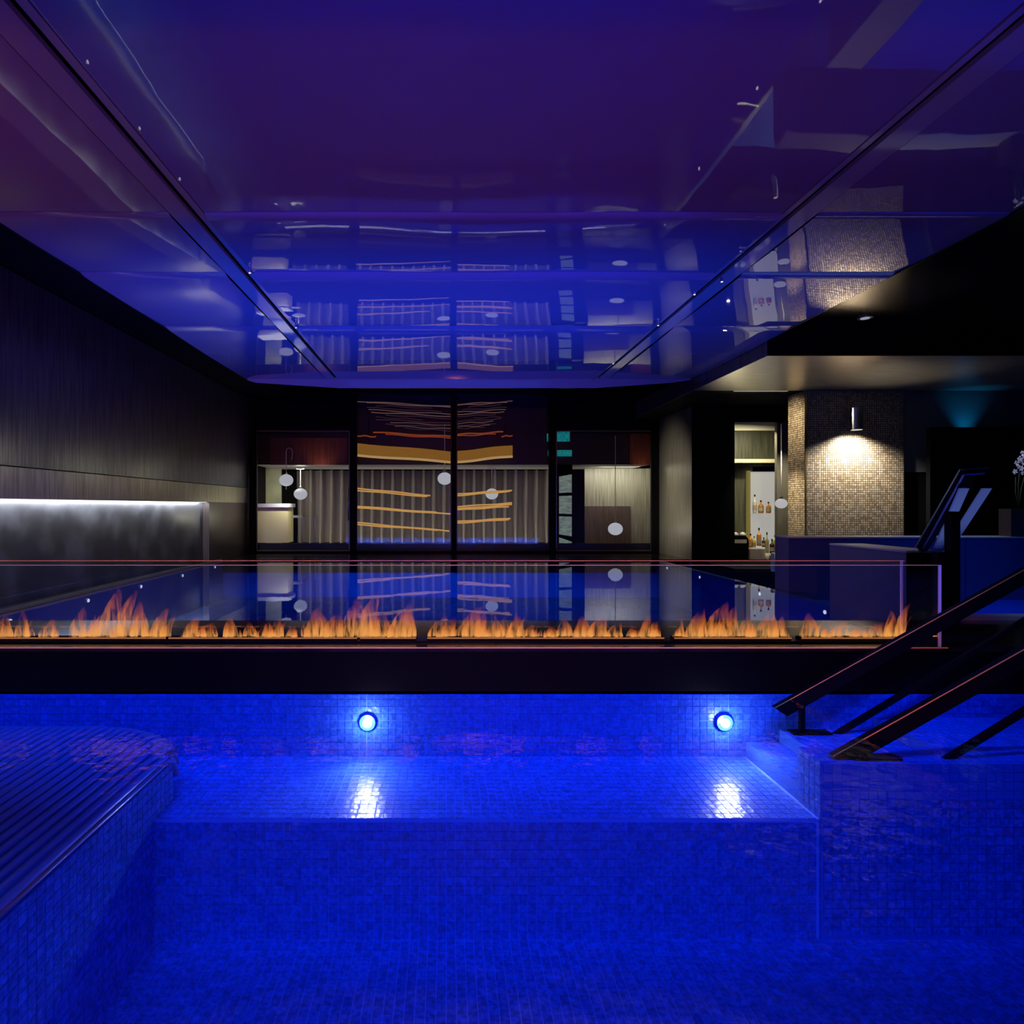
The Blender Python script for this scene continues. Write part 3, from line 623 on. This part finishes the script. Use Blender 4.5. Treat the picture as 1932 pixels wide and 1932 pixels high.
# mosaic pillar
def wall_mosaic():
    m = mat('bronze_mosaic', (.3, .25, .18), .35); b = m.node_tree.nodes['Principled BSDF']
    tc = N(m, 'ShaderNodeTexCoord'); br = N(m, 'ShaderNodeTexBrick'); sx = N(m, 'ShaderNodeSeparateXYZ'); cx = N(m, 'ShaderNodeCombineXYZ'); ad = N(m, 'ShaderNodeMath')
    L(m, tc.outputs['Object'], sx.inputs[0]); L(m, sx.outputs[0], ad.inputs[0]); L(m, sx.outputs[1], ad.inputs[1]); L(m, ad.outputs[0], cx.inputs[0]); L(m, sx.outputs[2], cx.inputs[1])
    L(m, cx.outputs[0], br.inputs['Vector']); br.offset = 0; br.inputs['Scale'].default_value = 1
    for k, v in (('Color1', (.18, .13, .08, 1)), ('Color2', (.42, .35, .25, 1)), ('Mortar', (.04, .03, .02, 1))): br.inputs[k].default_value = v
    br.inputs['Mortar Size'].default_value = .006; br.inputs['Brick Width'].default_value = .045; br.inputs['Row Height'].default_value = .045
    L(m, br.outputs['Color'], b.inputs['Base Color']); bp = N(m, 'ShaderNodeBump'); bp.inputs['Strength'].default_value = .4; bp.inputs['Distance'].default_value = .005
    L(m, br.outputs['Fac'], bp.inputs['Height']); bp.invert = True; L(m, bp.outputs[0], b.inputs['Normal']); return m
MO = wall_mosaic()
pr = empty('wall_mosaic', (8.3, 12, 0)); struct(pr)
MB().box(7.30, WX(1705, 11.86), 11.86, 12.45, 0, SZ0+.01).build('mosaic_pillar', MO, pr)
MB().box(7.29, 7.33, 11.85, 11.87, 0, SZ0).build('corner_bead', M['gold'], pr)
MB().box(WX(1705, 11.86), 14.5, 12.0, 12.1, 0, 4.1).build('black_wall', M['matte'], pr)
MB().box(8.2, 14.5, 12.45, 12.5, 0, 4.1).build('black_wall', M['matte'], pr)
# shelter wall right, far right and behind
rw = MB().box(14.5, 14.6, -3, 20, -1.3, 5).build('wall_right', M['matte']); struct(rw)
rw = MB().box(-6, 14.6, -3.1, -3, -1.3, 5).build('wall_front', M['matte']); struct(rw)
# wall lamp
lx = WX(1616, 11.7); lz0 = WZ(811, 11.7); lz1 = WZ(770, 11.7)
wlp = empty('wall_downlight', (lx, 11.7, lz0), 'cylindrical metal downlight mounted on the bronze mosaic wall', 'wall lamp')
MB().lathe([(.10, .0), (.115, .0), (.115, lz1-lz0), (.02, lz1-lz0+.01)], (lx, 11.7, lz0), 24).build('housing', M['steeldark'], wlp, smooth=False)
MB().lathe([(.098, -.004), (.098, .012)], (lx, 11.7, lz0), 24).build('lens', emis('warm_lens', (1, .92, .75), .6), wlp)
MB().box(lx-.03, lx+.03, 11.79, 11.86, lz0+.15, lz0+.25).build('bracket', M['steeldark'], wlp)
lamp('wall_downlight_beam', 'SPOT', (lx, 11.50, lz0-.02), 520, (1, .92, .80), (lx, 11.86, .7), spot=140, blend=.8, radius=.04)
lamp('added_pilaster_light', 'SPOT', (6.3, 12.1, 3.4), 150, (1, .84, .55), (7.3, 12.2, 2.9), spot=80, blend=1, radius=.05)  # added spots lifting the side face of the pilaster
lamp('added_pilaster_light', 'SPOT', (6.3, 12.1, 2.4), 230, (1, .86, .58), (7.3, 12.2, 1.2), spot=70, blend=1, radius=.05)
lamp('added_soffit_light', 'SPOT', (6.3, 13.0, 2.0), 90, (1, .9, .62), (6.3, 10.8, 3.65), spot=70, blend=1)  # added spots brightening the soffit metal
lamp('added_soffit_light', 'SPOT', (8.3, 11.0, 2.2), 60, (1, .9, .72), (8.3, 10.6, 3.65), spot=90, blend=1)
lamp('added_ceiling_light', 'SPOT', (6.2, 7.6, 2.4), 60, (1, .8, .55), (5.9, 7.6, 4.06), spot=60, blend=1)  # added spot making the warm highlight on the black ceiling
lamp('added_column_light', 'SPOT', (4.3, 14.9, .9), 120, (1, .93, .72), (5.83, 15.0, 1.0), spot=110, blend=1)  # added spots to brighten the steel cladding
lamp('added_column_light', 'SPOT', (4.3, 14.9, 2.6), 70, (1, .93, .72), (5.83, 15.0, 2.4), spot=90, blend=1)
for yy, pw in ((6.5, 9), (8.5, 12), (10.5, 14), (12.5, 18)): lamp('added_left_wall_light', 'SPOT', (-3.9, yy, 2.0), pw*.9, (1, .93, .62), (-5.41, yy, 1.6), spot=150, blend=1)  # added spots without fixtures that warm the left wall panels
lamp('added_left_wall_light', 'SPOT', (-4.2, 14.8, 1.0), 60, (1, .95, .72), (-5.41, 14.4, 1.6), spot=110, blend=1)
# ceiling downlight in the black ceiling
e = empty('recessed_downlight', (6.12, 8.52, 4.05), 'small recessed downlight in the black ceiling at right', 'ceiling light')
MB().lathe([(.10, 0), (.10, .012)], (6.12, 8.52, 4.045), 20).build('bezel', M['steel'], e)
MB().lathe([(.06, -.004), (.06, .002)], (6.12, 8.52, 4.045), 20).build('lens', emis('cool_lens', (.8, .85, 1), .35), e)
# ---------------------------------------------------------------- bar behind the opening
def bq(x0, x1, y0, y1, Y, Y2, name, m, p=None): return bx(x0, x1, y0, y1, Y, Y2).build(name, m, p)
br = empty('wall_passage', (7.8, 16, 0)); struct(br)
grn = vary(mat('olive_plaster', (.08, .08, .05), .5), 3, (6, 1, .4), (.05, .05, .03), (.10, .10, .06))
bq(1380, 1500, 735, 796, 13.95, 14.0, 'lintel', M['matte'], br)
bq(1384, 1475, 796, 812, 15.0, 15.1, 'lit_cove', mat('cream_cove', (.9, .84, .6), .6), br)
bq(1380, 1480, 800, 880, 15.3, 15.35, 'upper_panel', grn, br)
bq(1380, 1470, 866, 873, 15.1, 15.2, 'beam', mat('cream_beam', (.9, .82, .5), .6), br)
bq(1380, 1420, 873, 1060, 15.6, 15.65, 'side_wall', grn, br)
bq(1466, 1500, 735, 1060, 14.0, 14.1, 'marble_panel', vary(mat('taupe_marble', (.1, .1, .08), .3), 1.6, (1, 1, .4), (.16, .145, .11), (.32, .29, .23), 0, .45, .6, 8), br)
bs = empty('backlit_bar_shelf', W(1441, 1056, 15.4), 'tall white backlit bar display with spirits bottles', 'shelf')
bq(1415, 1467, 890, 1057, 15.4, 15.45, 'light_panel', mat('white_light_panel', (.1, .1, .1), .5, emit=(1, .97, .88), es=.36), bs)
bq(1412, 1416, 888, 1058, 15.34, 15.46, 'side_frame', emis('amber_frame', (.8, .62, .12), .2), bs)
for yy in (968, 1034): MB().box(WX(1415, 15.3), WX(1467, 15.3), 15.12, 15.39, WZ(yy, 15.25)-.025, WZ(yy, 15.25)-.004).build('glass_shelf', M['glass'], bs)
def bottle(x, yb, yt, wpx, Y, col, lab, es=.12, neck=.35):
    b = W(x, yb, Y); h = (yb-yt)*Y/F; r = wpx*Y/F/2
    e = empty('bottle', b, lab, 'bottle', 'spirits bottles of the bar')
    gm = BM.setdefault(col, mat('bottle_glass_%d' % len(BM), tuple(min(.9, 1.5*q) for q in col), .15, coat=.5))
    MB().lathe([(r*.9, 0), (r, h*.05), (r, h*(.93-neck)), (r*.8, h*(1-neck)), (r*.30, h*(1.06-neck)), (r*.26, h*.88)], b, 14).build('bottle_body', gm, e, smooth=True)
    MB().lathe([(r*.30, h*.88), (r*.34, h*.9), (r*.34, h)], b, 12).build('stopper', M['matte'], e)
    MB().lathe([(r*1.02, h*.15), (r*1.02, h*.42)], b, 14).build('label_band', BLB, e)
BM = {}; BLB = mat('bottle_label', (.45, .36, .22), .6)
A1 = (.30, .11, .015); A2 = (.42, .16, .02); GRN = (.22, .24, .05); DK = (.03, .012, .008); YL = (.5, .38, .06); CLR = (.42, .40, .33)
for a in ((1435.5, 968, 944, 9.5, 15.25, A1, 'left of two amber bottles on the middle shelf of the backlit display'), (1449.8, 968, 947, 9, 15.25, A2, 'right of two amber bottles on the middle shelf of the backlit display'),
          (1424, 968, 933, 7, 15.3, CLR, 'pale clear bottle at the left end of the middle shelf'), (1464, 968, 946, 5, 15.3, CLR, 'pale clear bottle at the right end of the middle shelf, half hidden by the globe'),
          (1416, 1033, 1007, 8, 14.2, A2, 'orange bottle at the far left of the crowded counter group'), (1423, 1033, 1012, 6, 14.1, YL, 'yellow bottle with dark top in the counter group'),
          (1432, 1030, 996, 8, 14.2, A2, 'tallest amber bottle of the counter group'), (1441, 1032, 1014, 7, 14.1, DK, 'short dark brown bottle in the counter group'),
          (1447, 1045, 1004, 6.5, 14.0, GRN, 'slender yellow-green bottle behind the dark round bottle'), (1456.5, 1044, 1017, 8.5, 13.9, DK, 'black rounded bottle beside the blue parapet'),
          (1461.5, 1036, 1010, 6, 14.1, GRN, 'green bottle at the right of the counter group')): bottle(*a)
for (x, y0, y1, w_, lab) in ((1448, 1044, 1057, 8, 'small pale glass under the slender green bottle'), (1459, 1043, 1078, 9, 'tall clear vase of pale liquid at the pool edge below the bar')):
    b = W(x, y1, 13.95 if y1 < 1070 else 11.4); Yq = b.y; h = (y1-y0)*Yq/F; r = w_*Yq/F/2
    if y1 > 1070: b.z = max(b.z, .02)
    o = MB().lathe([(r*.8, 0), (r, h*.1), (r, h*.98), (r*.9, h)], b, 14).build('drinking_glass', mat('pale_liquid_glass', (.8, .74, .56), .1), smooth=True)
    tag(o, lab, 'glass'); setbase(o)
o = bq(1415, 1445, 1036, 1056.5, 13.98, 14.3, 'ice_box', mat('grey_box', (.42, .39, .3), .5)); tag(o, 'grey box carrying the counter bottles in front of the backlit shelf', 'box'); setbase(o)
bk = bq(1380, 1470, 1058, 1064, 13.86, 14.6, 'bar_plinth', M['black']); tag(bk, 'low black plinth under the bottles and grey box', 'counter'); setbase(bk)
em = empty('coffee_machine', W(1398, 1057, 14.0), 'black rounded coffee machine at the left of the bar opening', 'machine')
Y = 14.0; pts = [(WX(1384, Y), WZ(1057, Y)), (WX(1413, Y), WZ(1057, Y)), (WX(1413.5, Y), WZ(1024, Y)), (WX(1412, Y), WZ(1016, Y)), (WX(1408, Y), WZ(1011, Y)), (WX(1384, Y), WZ(1011, Y))]
MB().prism(pts, 1, Y+.02, Y+.35).build('body', M['black'], em)
bq(1386, 1409, 1018, 1025, Y-.02, Y, 'front_strip', mat('brushed_strip', (.6, .6, .5), .4), em)
for x in (1387, 1401): 
    c = W(x, 1010.7, Y+.15)
    e = empty('cup', c, 'white cup upside down on the coffee machine, %s one' % ('left' if x < 1390 else 'right'), 'cup')
    MB().lathe([(.07, 0), (.068, .03), (.05, .07), (.03, .085)], c, 14).build('bowl', mat('white_china', (.85, .85, .8), .3), e, smooth=True)
    MB().tube([c+Vector((.07, 0, .06)), c+Vector((.085, 0, .045)), c+Vector((.075, 0, .02))], .008, 6).build('cup_handle', bpy.data.materials['white_china'], e)
lamp('added_marble_light', 'SPOT', (7.6, 12.9, 2.6), 110, (1, .92, .7), (8.1, 14.0, 1.6), spot=80, blend=1)  # added spot, brightens the marble panel
lamp('bar_light', 'AREA', (7.6, 14.2, 3.15), 40, (1, .92, .66), (7.5, 14.9, 1.0), .9, .1)
lamp('added_bar_counter_light', 'SPOT', (7.0, 13.2, 2.9), 90, (1, .92, .68), (7.3, 14.2, .3), spot=50, blend=1)  # added spot to light the counter bottles
# lit cove lip above the passage
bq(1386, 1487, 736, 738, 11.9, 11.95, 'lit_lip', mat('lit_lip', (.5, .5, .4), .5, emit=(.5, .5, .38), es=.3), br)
# ---------------------------------------------------------------- parapet walls (right)
PZ = CZ-.466; pp = mat('slate_blue_wall', (.10, .10, .15), .4); pbl = mat('blue_glazed_wall', (.05, .06, .16), .3)
topm = mat('pale_coping', (.42, .41, .37), .5)
pa = empty('trim_2', (7, 8.9, 0)); struct(pa)
for a, b in ((5.19, 7.86), (7.87, 9.4), (9.41, 14.3)):
    MB().box(a, b, 8.83, 9.2, FZ, PZ-.02).build('parapet_panel', pbl, pa)
MB().box(5.185, 5.189, 8.83, 9.2, 0, PZ-.02).build('parapet_end', pp, pa)
MB().box(5.18, 14.3, 8.82, 9.21, PZ-.02, PZ).build('coping', topm, pa)
pb = empty('trim_3', (5.3, 7, 0)); struct(pb)
BZ = CZ-.485
MB().box(5.0, 5.42, 6.34, 7.6, FZ, BZ-.02).build('block_wall', pp, pb)
MB().box(5.005, 5.415, 6.33, 6.34, -.2, BZ-.02).build('block_front', M['matte'], pb)
MB().box(4.995, 5.425, 6.335, 7.605, BZ-.02, BZ).build('coping', topm, pb)
lamp('added_parapet_light', 'SPOT', (4.0, 7.5, 3.7), 60, (.95, .95, 1), (5.4, 7.6, .8), spot=60, blend=1, radius=.05)  # added lamp brightening the copings
# tub edge
MB().box(5.25, 13, 5.2, 8.83, -.3, -.12).build('tub_floor', M['tilepart'], fb)
o = MB().box(4.36, 12, 4.98, 5.12, -.6, .357).build('trim_4', mat('pale_tub_edge', (.55, .6, .7), .4)); struct(o)
lamp('added_tub_edge_light', 'SPOT', (6.6, 2.6, 3.8), 140, (.45, .6, 1), (5.9, 5.1, .3), spot=34, blend=1, radius=.05)  # added lamp lighting the pale tub edge from outside the view
# ---------------------------------------------------------------- far handrail with post
fr = empty('tub_handrail', (4.3, 4.88, LZ), 'black sloping handrail with square newel post at the tub steps', 'handrail')
MB().box(WX(1789, 4.88), WX(1806, 4.88), 4.85, 4.92, LZ, WZ(965, 4.88)).build('newel_post', M['rail'], fr)
MB().box(WX(1768, 4.88), WX(1792, 4.88), 4.86, 4.93, LZ, WZ(1042, 4.88)).build('post_cheek', M['rail'], fr)
Ya, Yb = 6.2, 5.4
def q3(x, y, Y): return W(x, y, Y)
a0 = q3(1738, 1035, Ya); a1 = q3(1822, 893, Yb); a2 = q3(1872, 893, 5.32)
MB().barseg(a0, a1, .03, .05, (0, 1, 0)).build('grip_bar', M['rail'], fr)
MB().barseg(a1-Vector((.03, 0, 0)), a2, .03, .045).build('grip_bar', M['rail'], fr)
MB().barseg(q3(1727, 1033, Ya-.05), q3(1811, 886, Yb-.05), .004, .004).barseg(q3(1811, 886, Yb-.05), q3(1868, 883, 5.27), .004, .004).build('edge_glint', M['steel'], fr)
MB().barseg(q3(1742, 1035, Ya-.06), q3(1818, 896, Yb-.06), .006, .006).barseg(q3(1818, 896, Yb-.06), q3(1858, 893, 5.26), .006, .006).build('edge_line', mat('blue_anodised', (.2, .22, .8), .3, metal=.9), fr)
MB().box(a1.x-.02, a2.x, 5.30, 5.36, WZ(921, 5.3), WZ(900, 5.3)).build('head_plate', M['rail'], fr)
blm = mat('satin_steel_strip', (.55, .6, .7), .5, metal=.3)
def slab(pa_, pb_, w_):
    m = MB(); b = [pa_, pa_+Vector((w_, 0, 0)), pb_+Vector((w_, 0, 0)), pb_]
    m.v = [tuple(p) for p in b]+[tuple(p+Vector((0, .02, 0))) for p in b]; m.f = [(0, 1, 2, 3), (7, 6, 5, 4), (0, 4, 5, 1), (1, 5, 6, 2), (2, 6, 7, 3), (3, 7, 4, 0)]; return m
slab(q3(1763, 1035, Ya-.02), q3(1812, 921, Yb), .085).build('steel_strip', blm, fr)
slab(q3(1797, 1012, Ya-.1), q3(1855, 921, Yb), .085).build('steel_strip', blm, fr)
MB().box(WX(1727, 6.3), WX(1772, 6.3), 6.26, 6.33, BZ, BZ+.012).build('foot_plate', M['steel'], fr)
lamp('added_handrail_light', 'SPOT', (4.75, 5.2, .10), 22, (.30, .42, 1), (5.0, 5.75, 1.3), spot=60, blend=.8, radius=.01)  # added lamp, hidden low behind the ledge, lights the steel strips
# ---------------------------------------------------------------- teal glow on the black wall
scr = MB().box(WX(1755, 11.5), 14.4, 11.5, 11.6, 0, WZ(806, 11.5)).build('privacy_screen', M['matte']); tag(scr, 'black privacy screen right of the mosaic wall, teal light glowing above it', 'screen'); setbase(scr)
tw = bpy.data.objects
MB().box(WX(1705, 11.99), 13, 11.98, 11.99, 2, 4.0).build('glow_panel', mat('dark_plaster', (.10, .10, .10), .7), pr)
lamp('teal_uplight', 'SPOT', (WX(1834, 11.8), 11.76, WZ(835, 11.8)), 40, (.0, .32, .85), (WX(1834, 11.8), 11.96, 4.0), spot=75, blend=1, radius=.05)
# ---------------------------------------------------------------- orchid in a vase, right edge
oc = empty('orchid_plant', (WX(1922, 9.0), 9.0, PZ), 'white orchid in a dark bronze vase on the parapet at the right edge', 'plant')
vx = WX(1922, 9.0)
MB().box(WX(1898, 9.0), WX(1945, 9.0), 8.92, 9.12, PZ, WZ(960, 9.0)).build('planter', mat('bronze_planter', (.10, .085, .07), .35, metal=.4), oc)
for k, (tx, ty) in enumerate(((1916, 900), (1926, 868), (1938, 880))):
    MB().tube([(vx, 9.0, WZ(960, 9.0)), W((1922+tx)/2-3, (960+ty)/2, 9.0), W(tx, ty, 9.0)], .006, 6).build('stem', mat('stem_green', (.05, .09, .03), .6), oc, smooth=True)
pet = mat('white_petal', (.75, .75, .85), .6); R = random.Random(5)
for (fx, fy, fs) in ((1914, 890, 6), (1918, 874, 6.5), (1924, 866, 7), (1929, 856, 7), (1926, 884, 6), (1931, 872, 7), (1935, 862, 7), (1921, 881, 4.5), (1928, 893, 4), (1937, 888, 6)):
    m = MB(); c = W(fx, fy, 8.97+R.uniform(-.03, .03)); r = fs*9/F
    for p in range(5):
        a = p*2*math.pi/5+R.random(); d = Vector((math.cos(a), -.25, math.sin(a))); n2 = Vector((-math.sin(a), 0, math.cos(a)))
        b = len(m.v); m.v += [tuple(c), tuple(c+d*r*.55+n2*r*.38), tuple(c+d*r), tuple(c+d*r*.55-n2*r*.38), tuple(c+d*r*.5+Vector((0, -.012, 0)))]
        m.f += [(b, b+1, b+4), (b+1, b+2, b+4), (b+2, b+3, b+4), (b+3, b, b+4)]
    m.build('blossom', pet, oc)
lamp('added_orchid_light', 'SPOT', (8.0, 7.6, 3.6), 70, (.9, .9, 1), (8.9, 9.0, 2.0), spot=30, blend=1, radius=.04)  # added lamp to brighten the orchid
